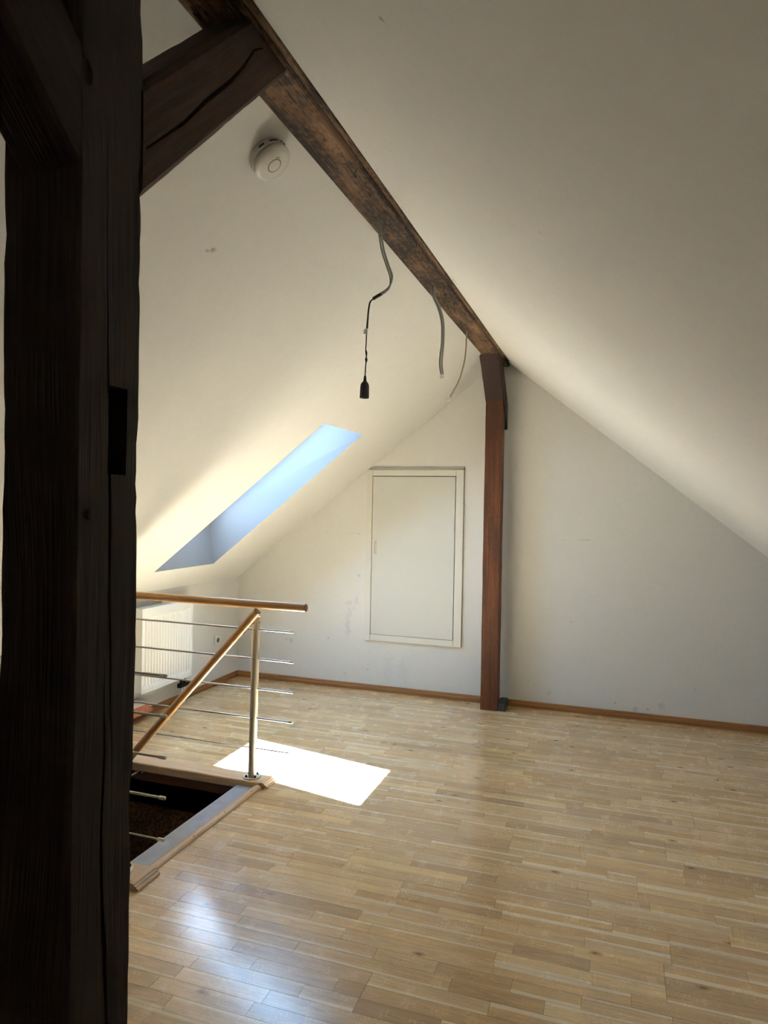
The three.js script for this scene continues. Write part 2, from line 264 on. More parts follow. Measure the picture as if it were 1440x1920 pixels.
// a hewn timber from a to b: w along `side`, d along the third axis; wavering edges with worn corners
function timber(a, b, side, w, d, seed, { amp = 0.003, ch = 0.006, rings = 40, waver = 0.002 } = {}) {
  const L = a.distanceTo(b), Y = b.clone().sub(a).normalize(), X = side.clone().addScaledVector(Y, -side.dot(Y)).normalize(), Z = X.clone().cross(Y), ring = [], pos = [], uvs = [];
  const per = 4, hw = w / 2, hd = d / 2, cs = [];
  for (const [sx, sz, nx, nz] of [[-1, 1, 1, 1], [1, 1, 1, -1], [1, -1, -1, -1], [-1, -1, -1, 1]]) {
    const x0 = sx * hw, z0 = sz * hd, x1 = nx * hw, z1 = nz * hd, dx = Math.sign(x1 - x0), dz = Math.sign(z1 - z0), len = Math.abs(x1 - x0) + Math.abs(z1 - z0);
    for (let i = 0; i <= per; i++) { const t = ch + (len - 2 * ch) * i / per; cs.push([x0 + dx * t, z0 + dz * t, Math.abs(dx) ? 0 : Math.sign(x0), Math.abs(dz) ? 0 : Math.sign(z0)]); }
  }
  const n = cs.length, pt = [], arc = [0];
  for (let i = 1; i <= n; i++) { const p = cs[i - 1], q = cs[i % n]; arc.push(arc[i - 1] + Math.hypot(p[0] - q[0], p[1] - q[1])); }
  for (let j = 0; j <= rings; j++) {
    const y = L * j / rings; pt[j] = [];
    for (let i = 0; i < n; i++) {
      const [x, z, nx, nz] = cs[i], k = (fbm(y * 6 + i * 0.4, i * 0.9, seed, 3) - 0.5) * 2 * amp, wx = (vn(y * 1.4, 3, seed + 5) - 0.5) * waver, wz = (vn(y * 1.4, 9, seed + 6) - 0.5) * waver;
      const e = i % (per + 1) === 0 || i % (per + 1) === per ? (fbm(y * 14, Math.floor((i + 1) / (per + 1)) * 7, seed + 8, 3) - 0.55) * 2 * amp : 0;
      const px = x + nx * k + wx + Math.sign(x) * Math.min(0, e), pz = z + nz * k + wz + Math.sign(z) * Math.min(0, e);
      pt[j][i] = a.clone().addScaledVector(X, px).addScaledVector(Y, y).addScaledVector(Z, pz);
    }
  }
  const push = (p, u, v) => { pos.push(p.x, p.y, p.z); uvs.push(u, v); };
  for (let j = 0; j < rings; j++) for (let i = 0; i < n; i++) {
    const i2 = (i + 1) % n, v0 = L * j / rings, v1 = L * (j + 1) / rings, u0 = arc[i], u1 = arc[i + 1];
    push(pt[j][i], u0, v0); push(pt[j][i2], u1, v0); push(pt[j + 1][i2], u1, v1);
    push(pt[j][i], u0, v0); push(pt[j + 1][i2], u1, v1); push(pt[j + 1][i], u0, v1);
  }
  for (const [j, flip] of [[0, 1], [rings, 0]]) {
    const c = pt[j].reduce((s, p) => s.add(p), V()).divideScalar(n);
    for (let i = 0; i < n; i++) { const p = pt[j][i], q = pt[j][(i + 1) % n]; const t = flip ? [c, q, p] : [c, p, q]; for (const r of t) push(r, r.distanceTo(c) * 0.7, r.x * 0.3); }
  }
  const g = new THREE.BufferGeometry();
  g.setAttribute('position', new THREE.Float32BufferAttribute(pos, 3)); g.setAttribute('uv', new THREE.Float32BufferAttribute(uvs, 2));
  const t = V().fromArray(pos, 0), q2 = V().fromArray(pos, 3), q3 = V().fromArray(pos, 6), nn = q2.sub(t).cross(q3.sub(t)), mid = a.clone().lerp(b, 0.5);
  if (nn.dot(V().fromArray(pos, 0).sub(mid).addScaledVector(Y, -V().fromArray(pos, 0).sub(mid).dot(Y))) < 0) {     // wind outwards
    for (let i = 0; i < pos.length; i += 9) for (let k = 0; k < 3; k++) { const s = pos[i + 3 + k]; pos[i + 3 + k] = pos[i + 6 + k]; pos[i + 6 + k] = s; }
    for (let i = 0; i < uvs.length; i += 6) for (let k = 0; k < 2; k++) { const s = uvs[i + 2 + k]; uvs[i + 2 + k] = uvs[i + 4 + k]; uvs[i + 4 + k] = s; }
    g.setAttribute('position', new THREE.Float32BufferAttribute(pos, 3)); g.setAttribute('uv', new THREE.Float32BufferAttribute(uvs, 2));
  }
  g.computeVertexNormals();
  return g;
}
const evaluator = new Evaluator(); evaluator.useGroups = false; evaluator.attributes = ['position', 'normal', 'uv'];
function cut(g, tools) { let b = new Brush(g); b.updateMatrixWorld(); for (const t of tools) { const k = new Brush(clean(t)); k.updateMatrixWorld(); b = evaluator.evaluate(b, k, SUBTRACTION); } return clean(b.geometry); }
function wedge(pts, width, depth, x, into) {                           // a drying crack: polyline of [z, y, half-width factor] on the face at x, cut `depth` towards `into`
  const n = pts.length, tri = [], F = pts.map(([z, y, k], i) => { const a = pts[Math.max(0, i - 1)], b = pts[Math.min(n - 1, i + 1)], t = Math.hypot(b[0] - a[0], b[1] - a[1]), px = -(b[1] - a[1]) / t * width * k, py = (b[0] - a[0]) / t * width * k; return [V(x - into * 0.02, y + py, z + px), V(x - into * 0.02, y - py, z - px), V(x + into * depth * (0.4 + k), y, z)]; });
  for (let i = 0; i < n - 1; i++) { const [a, b, c] = F[i], [d, e, f] = F[i + 1]; tri.push(quad(a, b, e, d), quad(b, c, f, e), quad(c, a, d, f)); }
  tri.push([...F[0][0].toArray(), ...F[0][2].toArray(), ...F[0][1].toArray()], [...F[n - 1][0].toArray(), ...F[n - 1][1].toArray(), ...F[n - 1][2].toArray()]);
  const g = flat(tri);
  let vol = 0; const p = g.attributes.position, A = V(), B = V(), C = V();
  for (let i = 0; i < p.count; i += 3) { A.fromBufferAttribute(p, i); B.fromBufferAttribute(p, i + 1); C.fromBufferAttribute(p, i + 2); vol += A.dot(B.clone().cross(C)); }
  if (vol < 0) { const q = p.array; for (let i = 0; i < q.length; i += 9) for (let k = 0; k < 3; k++) { const s = q[i + 3 + k]; q[i + 3 + k] = q[i + 6 + k]; q[i + 6 + k] = s; } g.computeVertexNormals(); }
  return boxUV(g);
}

// ------------------------------------------------------------------ room shell
const T = 0.2;
const WELL = { x0: -3.0, x1: -1.79, z0: -3.285, z1: -2.30 };            // the stair opening
struct('wall_far', prism([[XL - T, -0.25], [XR + T, -0.25], [XR + T, KR - SR * (XR + T) + 0.12], [RIDGE, RIDGEY + 0.15], [XL - T, KL + SL * (XL - T) + 0.12]], 'z', -D - T, -D), M.farWall);
{ const g = scene.getObjectByName('wall_far').geometry, p = g.attributes.position, uv = g.attributes.uv; for (let i = 0; i < p.count; i++) uv.setXY(i, p.getX(i) + FX, p.getY(i)); }
struct('wall_near', prism([[XL - T, -0.25], [XR + T, -0.25], [XR + T, KR - SR * (XR + T) + 0.12], [RIDGE, RIDGEY + 0.15], [XL - T, KL + SL * (XL - T) + 0.12]], 'z', NEAR, NEAR + T), M.wall);
struct('wall_left', rbox(XL - T, XL, -0.25, KL + SL * XL + 0.02, -D, NEAR, 0.001, 1), M.wall);
struct('wall_right', rbox(XR, XR + T, -0.25, KR - SR * XR + 0.02, -D, NEAR, 0.001, 1), M.wall);
// left slope with the skylight shaft through it
const NL = V(-SL, 1, 0).normalize();
const onL = (x, z, o = 0) => V(x, KL + SL * x, z).addScaledVector(NL, o);
const ROOF = 0.30;
const holeIn = [[-2.895, -3.829], [-1.675, -3.801], [-1.673, -4.464], [-2.888, -4.525]], holeOut = [[-2.75, -3.845], [-1.62, -3.830], [-1.62, -4.500], [-2.75, -4.525]];
{
  const za = NEAR + T, zb = -D - T, xa = XL - 0.35, rectI = [[xa, za], [RIDGE, za], [RIDGE, zb], [xa, zb]], i = (q) => onL(q[0], q[1]), o = (q) => onL(q[0], q[1], ROOF), qs = [];
  for (let k = 0; k < 4; k++) {
    const n = (k + 1) % 4;
    qs.push([i(rectI[k]), i(rectI[n]), i(holeIn[n]), i(holeIn[k])], [o(rectI[n]), o(rectI[k]), o(holeOut[k]), o(holeOut[n])], [o(rectI[k]), o(rectI[n]), i(rectI[n]), i(rectI[k])]);
  }
  struct('ceiling_left', solid(qs, (x, y, z) => [z + D, Math.hypot(x - RIDGE, y - RIDGEY)]), M.roofL);
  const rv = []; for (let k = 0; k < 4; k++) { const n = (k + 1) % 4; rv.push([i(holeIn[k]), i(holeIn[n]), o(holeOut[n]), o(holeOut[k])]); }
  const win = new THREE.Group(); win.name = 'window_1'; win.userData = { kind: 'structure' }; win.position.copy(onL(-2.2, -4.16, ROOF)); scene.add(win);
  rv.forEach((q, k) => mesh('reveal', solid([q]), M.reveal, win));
  const gl = [[-2.70, -3.935], [-1.675, -3.935], [-1.675, -4.430], [-2.70, -4.430]], split = -2.455, fr = [];
  for (let k = 0; k < 4; k++) {
    const n = (k + 1) % 4, a = (q, f) => onL(q[0], q[1], ROOF + f);
    fr.push([a(holeOut[k], -0.001), a(holeOut[n], -0.001), a(gl[n], 0.012), a(gl[k], 0.012)], [a(gl[k], 0.012), a(gl[n], 0.012), a(gl[n], 0.06), a(gl[k], 0.06)], [a(holeOut[n], 0.05), a(holeOut[k], 0.05), a(gl[k], 0.06), a(gl[n], 0.06)], [a(holeOut[k], -0.001), a(holeOut[k], 0.05), a(holeOut[n], 0.05), a(holeOut[n], -0.001)]);
  }
  mesh('sash', solid(fr), M.sash, win);
  mesh('pane', solid([[[split, gl[0][1]], gl[1], gl[2], [split, gl[3][1]]].map((q) => onL(q[0], q[1], ROOF + 0.03))]), M.glass, win);
  mesh('added_diffuser_pane', solid([[gl[0], [split, gl[1][1]], [split, gl[2][1]], gl[3]].map((q) => onL(q[0], q[1], ROOF + 0.03))]), M.addedDiffuser, win);  // unseen lower pane, added to scatter cool light inside the shaft
}
{
  const NR = V(SR, 1, 0).normalize(), onR = (x, z, o = 0) => V(x, KR - SR * x, z).addScaledVector(NR, o), za = NEAR + T, zb = -D - T, xb = XR + 0.35;
  const c = [[RIDGE, za], [xb, za], [xb, zb], [RIDGE, zb]], qs = [c.map((q) => onR(...q)), c.map((q) => onR(...q, ROOF)).reverse()];
  for (let k = 0; k < 4; k++) { const n = (k + 1) % 4; qs.push([onR(...c[k], ROOF), onR(...c[n], ROOF), onR(...c[n]), onR(...c[k])]); }
  struct('ceiling_right', solid(qs, (x, y, z) => [z + D, Math.hypot(x - RIDGE, y - RIDGEY)]), M.roofR);
  struct('roof_ridge', prism([[RIDGE - 0.32, RIDGEY + 0.08], [RIDGE + 0.32, RIDGEY + 0.08], [RIDGE, RIDGEY + 0.5]], 'z', zb, za), M.outside);
}
// ------------------------------------------------------------------ floor
{
  const s = new THREE.Shape([V(XL - T, -(NEAR + T)), V(XR + T, -(NEAR + T)), V(XR + T, D + T), V(XL - T, D + T)].map((p) => new THREE.Vector2(p.x, p.y)));
  const w = WELL; s.holes.push(new THREE.Path([[w.x0, -w.z1], [w.x0, -w.z0], [w.x1, -w.z0], [w.x1, -w.z1]].map((p) => new THREE.Vector2(...p))));
  const g = new THREE.ExtrudeGeometry(s, { depth: 0.22, bevelEnabled: false }); g.rotateX(-Math.PI / 2); g.translate(0, -0.228, 0);
  const floor = struct('floor', boxUV(g), M.subfloor);
  // three-strip oak boards laid along the gable wall, every strip a piece of its own
  const BW = 0.1845, SW = BW / 3, r = rng(2024), cand = [], HOLE = [-3.2, -1.75, -3.35, -2.195];
  const project = (x, z) => { const p = V(x, 0, z).applyMatrix4(camera.matrixWorldInverse); if (p.z > -0.15) return null; return [720 + FOCAL * p.x / -p.z, 960 - FOCAL * p.y / -p.z]; };
  const area = (x0, x1, z0, z1) => {
    const q = [[x0, z0], [x1, z0], [x1, z1], [x0, z1]].map((c) => project(...c)); if (q.some((c) => !c)) return 0;
    const c = q.map(([x, y]) => [clamp(x, 255, 1440), clamp(y, 0, 1920)]); let a = 0;
    for (let i = 0; i < 4; i++) { const [x, y] = c[i], [X, Y] = c[(i + 1) % 4]; a += x * Y - X * y; }
    return Math.abs(a) / 2;
  };
  for (let b = -1; ; b++) {
    const zb = -D - 0.02 + ((-1.713 + D + 0.02) % BW) - BW + b * BW; if (zb > NEAR) break;      // seams fall where the photograph shows them
    const tilt = (r() - 0.5) * 0.008, cup = (r() - 0.5) * 0.05; let ends = [XL - 0.3 + r() * 2.1]; while (ends[ends.length - 1] < XR) ends.push(ends[ends.length - 1] + 2.2);
    for (let k = 0; k < 3; k++) {
      let x = XL - r() * 0.4; const z0 = zb + k * SW, z1 = z0 + SW;
      while (x < XR) {
        let x1 = x + 0.2 + 0.36 * r(); const e = ends.find((q) => q > x + 0.01 && q < x1 + 0.07); if (e !== undefined) x1 = e;
        const row = Math.floor(r() * ROWS), u0 = r() * (ATLAS_LEN - 0.66), mat = [0, 0, 0, 1, 1, 2, 3][Math.floor(r() * 7)], flip = r() < 0.5;
        let rects = [[Math.max(x, XL), Math.min(x1, XR), Math.max(z0, -D), Math.min(z1, NEAR)]];
        rects = rects.flatMap(([a, c, d, f]) => {
          const [h0, h1, h2, h3] = HOLE; if (a >= h1 || c <= h0 || d >= h3 || f <= h2) return [[a, c, d, f]];
          const out = []; if (c > h1) out.push([h1, c, d, f]); if (a < h0) out.push([a, h0, d, f]);
          const m0 = Math.max(a, h0), m1 = Math.min(c, h1); if (d < h2) out.push([m0, m1, d, h2]); if (f > h3) out.push([m0, m1, h3, f]);
          return out;
        });
        for (const [a, c, d, f] of rects) if (c - a > 0.008 && f - d > 0.006) cand.push({ a, c, d, f, zb, tilt, cup, z0, x, row, u0, mat, flip, area: area(a, c, d, f) });
        x = x1;
      }
    }
  }
  const height = (q, z) => { const t = z - q.zb - BW / 2; return -0.0006 + q.tilt * t + q.cup * t * t * 0.6; };
  function strip(q) {
    const y = (z) => height(q, z), e = 0.0005, lo = 0.0012, { a, c, d, f } = q, P = (x, z, in_) => [x, y(z) - (in_ ? 0 : lo), z];
    const o = [P(a, d), P(c, d), P(c, f), P(a, f)], t = [P(a + e, d + e, 1), P(c - e, d + e, 1), P(c - e, f - e, 1), P(a + e, f - e, 1)];
    const tri = [quad(t[0], t[3], t[2], t[1])]; for (let k = 0; k < 4; k++) { const n = (k + 1) % 4; tri.push(quad(o[k], t[k], t[n], o[n])); }
    const low = o.map(([x, yy, z]) => [x, yy - 0.008, z]); for (let k = 0; k < 4; k++) { const n = (k + 1) % 4; tri.push(quad(low[k], o[k], o[n], low[n])); }
    const g = flat(tri), p = g.attributes.position, uv = new Float32Array(p.count * 2);
    for (let i = 0; i < p.count; i++) {
      let v = (p.getZ(i) - q.z0) / SW; v = clamp(q.flip ? 1 - v : v, 0.03, 0.97);
      uv[i * 2] = (q.u0 + (p.getX(i) - q.x)) / ATLAS_LEN; uv[i * 2 + 1] = (q.row + v) / ROWS;
    }
    g.setAttribute('uv', new THREE.BufferAttribute(uv, 2));
    return g;
  }
  cand.sort((p, q) => q.area - p.area);
  cand.slice(0, 300).forEach((q) => { const m = mesh('plank', strip(q), M.oak[q.mat], floor); m.receiveShadow = true; });
  const rest = [0, 1, 2, 3].map((k) => mergeGeometries(cand.slice(300).filter((q) => q.mat === k).map(strip)));
  mesh('distant_planks', mergeGeometries(rest, true), M.oak, floor).userData.kind = 'stuff';
}
// skirting boards
{
  const prof = [[0, 0], [0.018, 0], [0.018, 0.022], [0.016, 0.027], [0.013, 0.030], [0.012, 0.040], [0.009, 0.046], [0.004, 0.0475], [0, 0.0475]];
  const far = (a, b) => prism(prof.map(([o, y]) => [-D + o, y]), 'x', a, b), grainX = (g) => { const p = g.attributes.position, uv = g.attributes.uv; for (let i = 0; i < p.count; i++) uv.setXY(i, p.getY(i) + p.getZ(i), p.getX(i)); return g; };
  const side = (s, x) => { const g = prism(prof.map(([o, y]) => [x + s * o, y]), 'z', -D + 0.004, NEAR), p = g.attributes.position, uv = g.attributes.uv; for (let i = 0; i < p.count; i++) uv.setXY(i, p.getY(i) + p.getX(i), p.getZ(i)); return g; };
  struct('baseboard_far', grainX(far(XL, XR)), M.skirting); struct('baseboard_left', side(1, XL), M.skirting); struct('baseboard_right', side(-1, XR), M.skirting);
}
// ------------------------------------------------------------------ stair well: linings, nosing boards, steps
{
  const w = WELL, y0 = -2.5, fasciaY = -0.088;
  struct('wall_stairwell_far', rbox(w.x0, w.x1, y0, fasciaY, w.z0 - 0.04, w.z0, 0.001, 1), M.cork);
  struct('wall_stairwell_near', rbox(w.x0, w.x1, y0, -0.23, w.z1, w.z1 + 0.04, 0.001, 1), M.cork);
  struct('wall_stairwell_left', rbox(w.x0 - 0.04, w.x0, y0, -0.23, w.z0, w.z1, 0.001, 1), M.cork);
  struct('wall_stairwell_right', rbox(w.x1, w.x1 + 0.04, y0, -0.23, w.z0, w.z1, 0.001, 1), M.cork);
  struct('floor_stairwell', rbox(w.x0 - 0.04, w.x1 + 0.04, y0 - 0.05, y0, w.z0 - 0.04, w.z1 + 0.04, 0.001, 1), M.subfloor);
  struct('trim_1', boxAlongX(w.x0, -1.762, fasciaY, -0.022, w.z0 - 0.02, w.z0 + 0.012), M.fascia);
  function boxAlongX(x0, x1, a, b, z0, z1, r = 0.003) { const g = rbox(x0, x1, a, b, z0, z1, r, 2), p = g.attributes.position, uv = g.attributes.uv; for (let i = 0; i < p.count; i++) uv.setXY(i, p.getY(i) + p.getZ(i), p.getX(i)); return g; }
  // nosing boards on the two long sides; their free ends carry a stepped moulding
  function nosing(n, z0, z1, xe) {
    const g = new THREE.Group(); g.name = 'trim_' + n; g.userData = { kind: 'structure' }; g.position.set(-2.3, 0, (z0 + z1) / 2); scene.add(g);
    mesh('nosing_board', boxAlongX(w.x0 - 0.03, xe - 0.044, -0.022, 0.026, z0, z1, 0.009), M.trim, g);
    const steps = [[0, 0.0], [0.030, 0.0], [0.030, 0.006], [0.026, 0.0105], [0.020, 0.0125], [0.019, 0.017], [0.011, 0.0185], [0.009, 0.023], [0.004, 0.026], [-0.016, 0.026], [-0.016, 0.0]];
    const e = prism(steps.map(([x, y]) => [xe - 0.030 + x, y]), 'z', z0 + 0.001, z1 - 0.001), p = e.attributes.position, uv = e.attributes.uv; for (let i = 0; i < p.count; i++) uv.setXY(i, p.getX(i) + p.getY(i), p.getZ(i));
    mesh('end_moulding', e, M.trim, g);
  }
  nosing(2, -3.345, -3.232, -1.714); nosing(3, -2.335, -2.198, -1.714);
  // rounded threshold strip at the head of the stairs
  const th = new THREE.Group(); th.name = 'trim_4'; th.userData = { kind: 'structure' }; th.position.set(-1.77, 0, -2.78); scene.add(th);
  const pr = [[-1.796, -0.02]]; for (let i = 0; i <= 10; i++) { const a = Math.PI * (1 - i / 10); pr.push([-1.770 + 0.0235 * Math.cos(a), 0.0005 + 0.0125 * Math.sin(a)]); } pr.push([-1.7465, -0.02]);
  const tg = prism(pr, 'z', -3.232, -2.335); { const p = tg.attributes.position, uv = tg.attributes.uv; for (let i = 0; i < p.count; i++) uv.setXY(i, p.getX(i), p.getZ(i)); }
  mesh('threshold_strip', toCreasedNormals(tg, 0.6), M.trim, th);
  for (const z of [-3.153, -2.894, -2.635]) mesh('screw', lathe([[0, 0.0018], [0.002, 0.0018], [0.0042, 0.0009], [0.0046, -0.002]].reverse(), V(-1.762, 0.0115, z), V(-1.762, 0.1, z), 12), M.brass, th);
  // steep flight going down to the left, grey linoleum treads
  const st = new THREE.Group(); st.name = 'stairs'; st.userData = { kind: 'structure' }; st.position.set(-1.9, 0, -2.8); scene.add(st);
  for (let i = 0; i < 6; i++) { const x = -1.90 - i * 0.185, y = -0.004 - i * 0.2; mesh('tread', rbox(x, i ? x + 0.22 : -1.786, y - 0.035, y, w.z0 + 0.014, w.z1 - 0.012, 0.008, 3), M.lino, st); }
}
// ------------------------------------------------------------------ access hatch in the gable wall
{
  const g = new THREE.Group(); g.name = 'door_1'; g.userData = { kind: 'structure' }; g.position.set(-1.524, 0.41, -D); scene.add(g);
  const x0 = -1.924, x1 = -1.124, y0 = 0.4115, y1 = 1.800, t = 0.05, zf = -D + 0.02;
  for (const [a, b, c, d] of [[x0, x0 + t - 0.004, y0, y1], [x1 - t - 0.012, x1, y0, y1], [x0 + t - 0.004, x1 - t - 0.012, y0, y0 + t], [x0 + t - 0.004, x1 - t - 0.012, y1 - t, y1]]) mesh('door_frame', rbox(a, b, c, d, -D - 0.03, zf, 0.003), M.frame, g);
  mesh('frame_shade_ledge', rbox(x0 + 0.02, x1 + 0.002, y1 + 0.001, y1 + 0.017, -D - 0.001, -D + 0.012, 0.002), M.ledge, g);  // grey colour stands for the strip of shadow above the frame
  const gap = 0.0035; mesh('door_leaf', rbox(x0 + t - 0.004 + gap, x1 - t - 0.012 - gap * 1.6, y0 + t + gap * 0.7, y1 - t - gap * 1.6, -D - 0.02, zf - 0.003, 0.002), M.door, g);
  mesh('gap_shadow_rebate', rbox(x0 + 0.02, x1 - 0.02, y0 + 0.02, y1 - 0.02, -D + 0.0005, -D + 0.004, 0.001, 1), M.slot, g).name = 'gap_shade_sheet';  // dark sheet behind the leaf: shadow of the door gap given as colour
  const s = new THREE.Shape(), hx = -1.8475, hy = 1.168, hw = 0.012, hh = 0.06; s.absarc(hx, hy + hh - hw, hw, 0, Math.PI); s.absarc(hx, hy - hh + hw, hw, Math.PI, Math.PI * 2);
  const hole = new THREE.Path(); hole.absarc(hx, hy + hh - hw, hw - 0.004, 0, Math.PI); hole.absarc(hx, hy - hh + hw, hw - 0.004, Math.PI, Math.PI * 2); s.holes.push(hole);
  const rim = new THREE.ExtrudeGeometry(s, { depth: 0.006, bevelEnabled: true, bevelSize: 0.0012, bevelThickness: 0.0012, bevelSegments: 2, curveSegments: 10 }); rim.translate(0, 0, zf - 0.003);
  const hd = mesh('door_handle', boxUV(rim), M.white, g);
  const cup = new THREE.Shape(); cup.absarc(hx, hy + hh - hw, hw - 0.004, 0, Math.PI); cup.absarc(hx, hy - hh + hw, hw - 0.004, Math.PI, Math.PI * 2);
  const cg = new THREE.ExtrudeGeometry(cup, { depth: 0.0015, bevelEnabled: false, curveSegments: 10 }); cg.translate(0, 0, zf - 0.0035);
  mesh('handle_recess', boxUV(cg), M.ledge, g);
}
// ------------------------------------------------------------------ timber frame
const side = V(1, 0, 0);
{
  // big dark post by the camera: mortise, drying cracks and a peg on its right face
  const xr = -0.800, w = 0.155, z0 = -1.014, z1 = -0.864, cx = xr - w / 2, cz = (z0 + z1) / 2;
  const p = thing('timber_post', 'massive near-black old timber post with a mortise slot and long cracks, in the left foreground', 'post', [cx, 0, cz]);
  const body = timber(V(cx, 0, cz), V(cx, BEAM_Y + 0.004, cz), side, w, z1 - z0, 5, { amp: 0.0035, ch: 0.005, rings: 110, waver: 0.006 });
  const tools = [new THREE.BoxGeometry(0.09, 0.148, 0.046).translate(xr - 0.03, 1.620, -0.957)];
  tools.push(wedge([[-0.925, 2.12, 0.1], [-0.927, 1.95, 0.4], [-0.929, 1.79, 0.5], [-0.934, 1.68, 0.7]], 0.005, 0.03, xr, -1));
  tools.push(wedge([[-0.938, 1.56, 0.9], [-0.943, 1.45, 1.0], [-0.946, 1.30, 0.9], [-0.949, 1.16, 0.6], [-0.955, 1.02, 0.3], [-0.958, 0.93, 0.1]], 0.005, 0.035, xr, -1));
  tools.push(wedge([[-0.934, 1.24, 0.1], [-0.936, 1.12, 0.6], [-0.932, 0.98, 0.8], [-0.936, 0.86, 1.0], [-0.946, 0.74, 1.0], [-0.955, 0.58, 0.9], [-0.957, 0.30, 0.7], [-0.958, 0.04, 0.3]], 0.0055, 0.035, xr, -1));
  const knot = new THREE.SphereGeometry(0.02, 12, 8); knot.scale(0.8, 1.1, 0.9); knot.translate(xr + 0.002, 2.175, -0.872); tools.push(knot);
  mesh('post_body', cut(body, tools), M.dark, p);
  mesh('peg', lathe([[0, 0.005], [0.006, 0.005], [0.0085, 0.003], [0.009, -0.02]].reverse(), V(xr - 0.002, 1.479, -0.892), V(xr + 0.1, 1.479, -0.892), 14), M.dark, p);
}
{
  // brace from the dark post up to the beam, and its twin rising towards the camera
  const xr = -0.802, w = 0.121, cx = xr - w / 2, t = 0.146, off = (2.0325 + 2.2385) / 2;
  const b = thing('diagonal_brace', 'thick dark brace with a long crack, from the black foreground post to the ridge beam', 'brace', [cx, off, -1.01]);
  const body = timber(V(cx, off - 0.06, -1.01 + 0.06), V(cx, off + 0.62, -1.01 - 0.62), side, w, t, 17, { amp: 0.0014, ch: 0.012, rings: 70, waver: 0.001 });
  const tools = [new THREE.BoxGeometry(0.6, 0.4, 0.9).translate(cx, 2.604 + 0.2, -1.6), new THREE.BoxGeometry(0.6, 0.9, 0.2).translate(cx, 2.1, -1.0125 + 0.1),
    wedge([[-1.02, 2.128, 0.5], [-1.13, 2.232, 0.8], [-1.20, 2.312, 1.0], [-1.29, 2.404, 1.0], [-1.345, 2.47, 0.9], [-1.39, 2.535, 0.7], [-1.43, 2.565, 0.3]], 0.006, 0.035, xr, -1)];
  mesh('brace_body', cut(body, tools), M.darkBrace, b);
  const b2 = thing('diagonal_brace', 'dark diagonal brace leaving the front of the black post towards the camera, upper left', 'brace', [cx, 2.15, -0.86]);
  const body2 = timber(V(cx, 2.125 - 0.08, -0.862 - 0.08), V(cx, 2.125 + 0.62, -0.862 + 0.62), side, 0.118, 0.146, 23, { amp: 0.0016, ch: 0.01, rings: 60, waver: 0.001 });
  mesh('brace_body', cut(body2, [new THREE.BoxGeometry(0.6, 0.4, 0.9).translate(cx, 2.586 + 0.2, -0.3), new THREE.BoxGeometry(0.6, 0.9, 0.2).translate(cx, 2.1, -0.866 - 0.1)]), M.dark, b2);
}
{
  // ridge beam: weathered soffit between the two slopes and a board along its right edge
  const b = thing('ridge_beam', 'long weathered brown timber beam with black dirt stains running along the ridge', 'beam', [-0.86, BEAM_Y, -2]);
  const zA = -D, zB = NEAR, N = 150, x0 = -0.923, x1 = -0.792, pos = [], uvs = [];
  const yT = (x) => Math.min(KL + SL * x, KR - SR * x) - 0.001;
  const sec = (z) => { const k = (s) => (fbm(z * 3, s, 207, 3) - 0.5); return [[x0 + 0.004, BEAM_Y - 0.001 + k(0) * 0.003], [x0 + 0.011, BEAM_Y - 0.002 + k(1) * 0.004], [-0.88, BEAM_Y + k(2) * 0.004], [-0.84, BEAM_Y + k(3) * 0.004], [x1 - 0.008, BEAM_Y - 0.001 + k(4) * 0.005], [x1 + k(5) * 0.004, BEAM_Y + 0.006 + k(6) * 0.004], [x1, yT(x1)], [RIDGE, yT(RIDGE)]]; };
  for (let j = 0; j < N; j++) {
    const za = zA + (zB - zA) * j / N, zb = zA + (zB - zA) * (j + 1) / N, A = sec(za), B = sec(zb); let u = 0;
    for (let i = 0; i < A.length; i++) {
      const n = (i + 1) % A.length, l = Math.hypot(A[n][0] - A[i][0], A[n][1] - A[i][1]), q = [[...A[i], za, u, za], [...A[n], za, u + l, za], [...B[n], zb, u + l, zb], [...B[i], zb, u, zb]]; u += l;
      for (const t of [q[0], q[2], q[1], q[0], q[3], q[2]]) { pos.push(t[0], t[1], t[2]); uvs.push(t[3] + 0.1, t[4]); }
    }
  }
  const g = new THREE.BufferGeometry(); g.setAttribute('position', new THREE.Float32BufferAttribute(pos, 3)); g.setAttribute('uv', new THREE.Float32BufferAttribute(uvs, 2)); g.computeVertexNormals();
  mesh('beam_body', g, M.beam, b);
  const strip = timber(V(-0.7805, BEAM_Y + 0.013, -D + 0.16), V(-0.7805, BEAM_Y + 0.013, NEAR), side, 0.019, 0.019, 33, { amp: 0.0016, ch: 0.002, rings: 160, waver: 0.002 });
  mesh('edge_board', strip, M.beam, b);
  const r = rng(91); for (const [x, z] of [[-0.83, -2.09], [-0.838, -2.24], [-0.81, -2.07], [-0.80, -2.72], [-0.82, -3.29], [-0.85, -3.4], [-0.83, -3.55], [-0.86, -3.7], [-0.815, -3.0]]) { const a = V(x, BEAM_Y + 0.01, z), e = V(x + (r() - 0.5) * 0.02, BEAM_Y - 0.012, z + (r() - 0.5) * 0.02); mesh('nail', merge([cyl(a, e, 0.0014, 8), cyl(e, e.clone().add(V(0, -0.0016, 0)), 0.0035, 10)]), M.nail, b); }
}
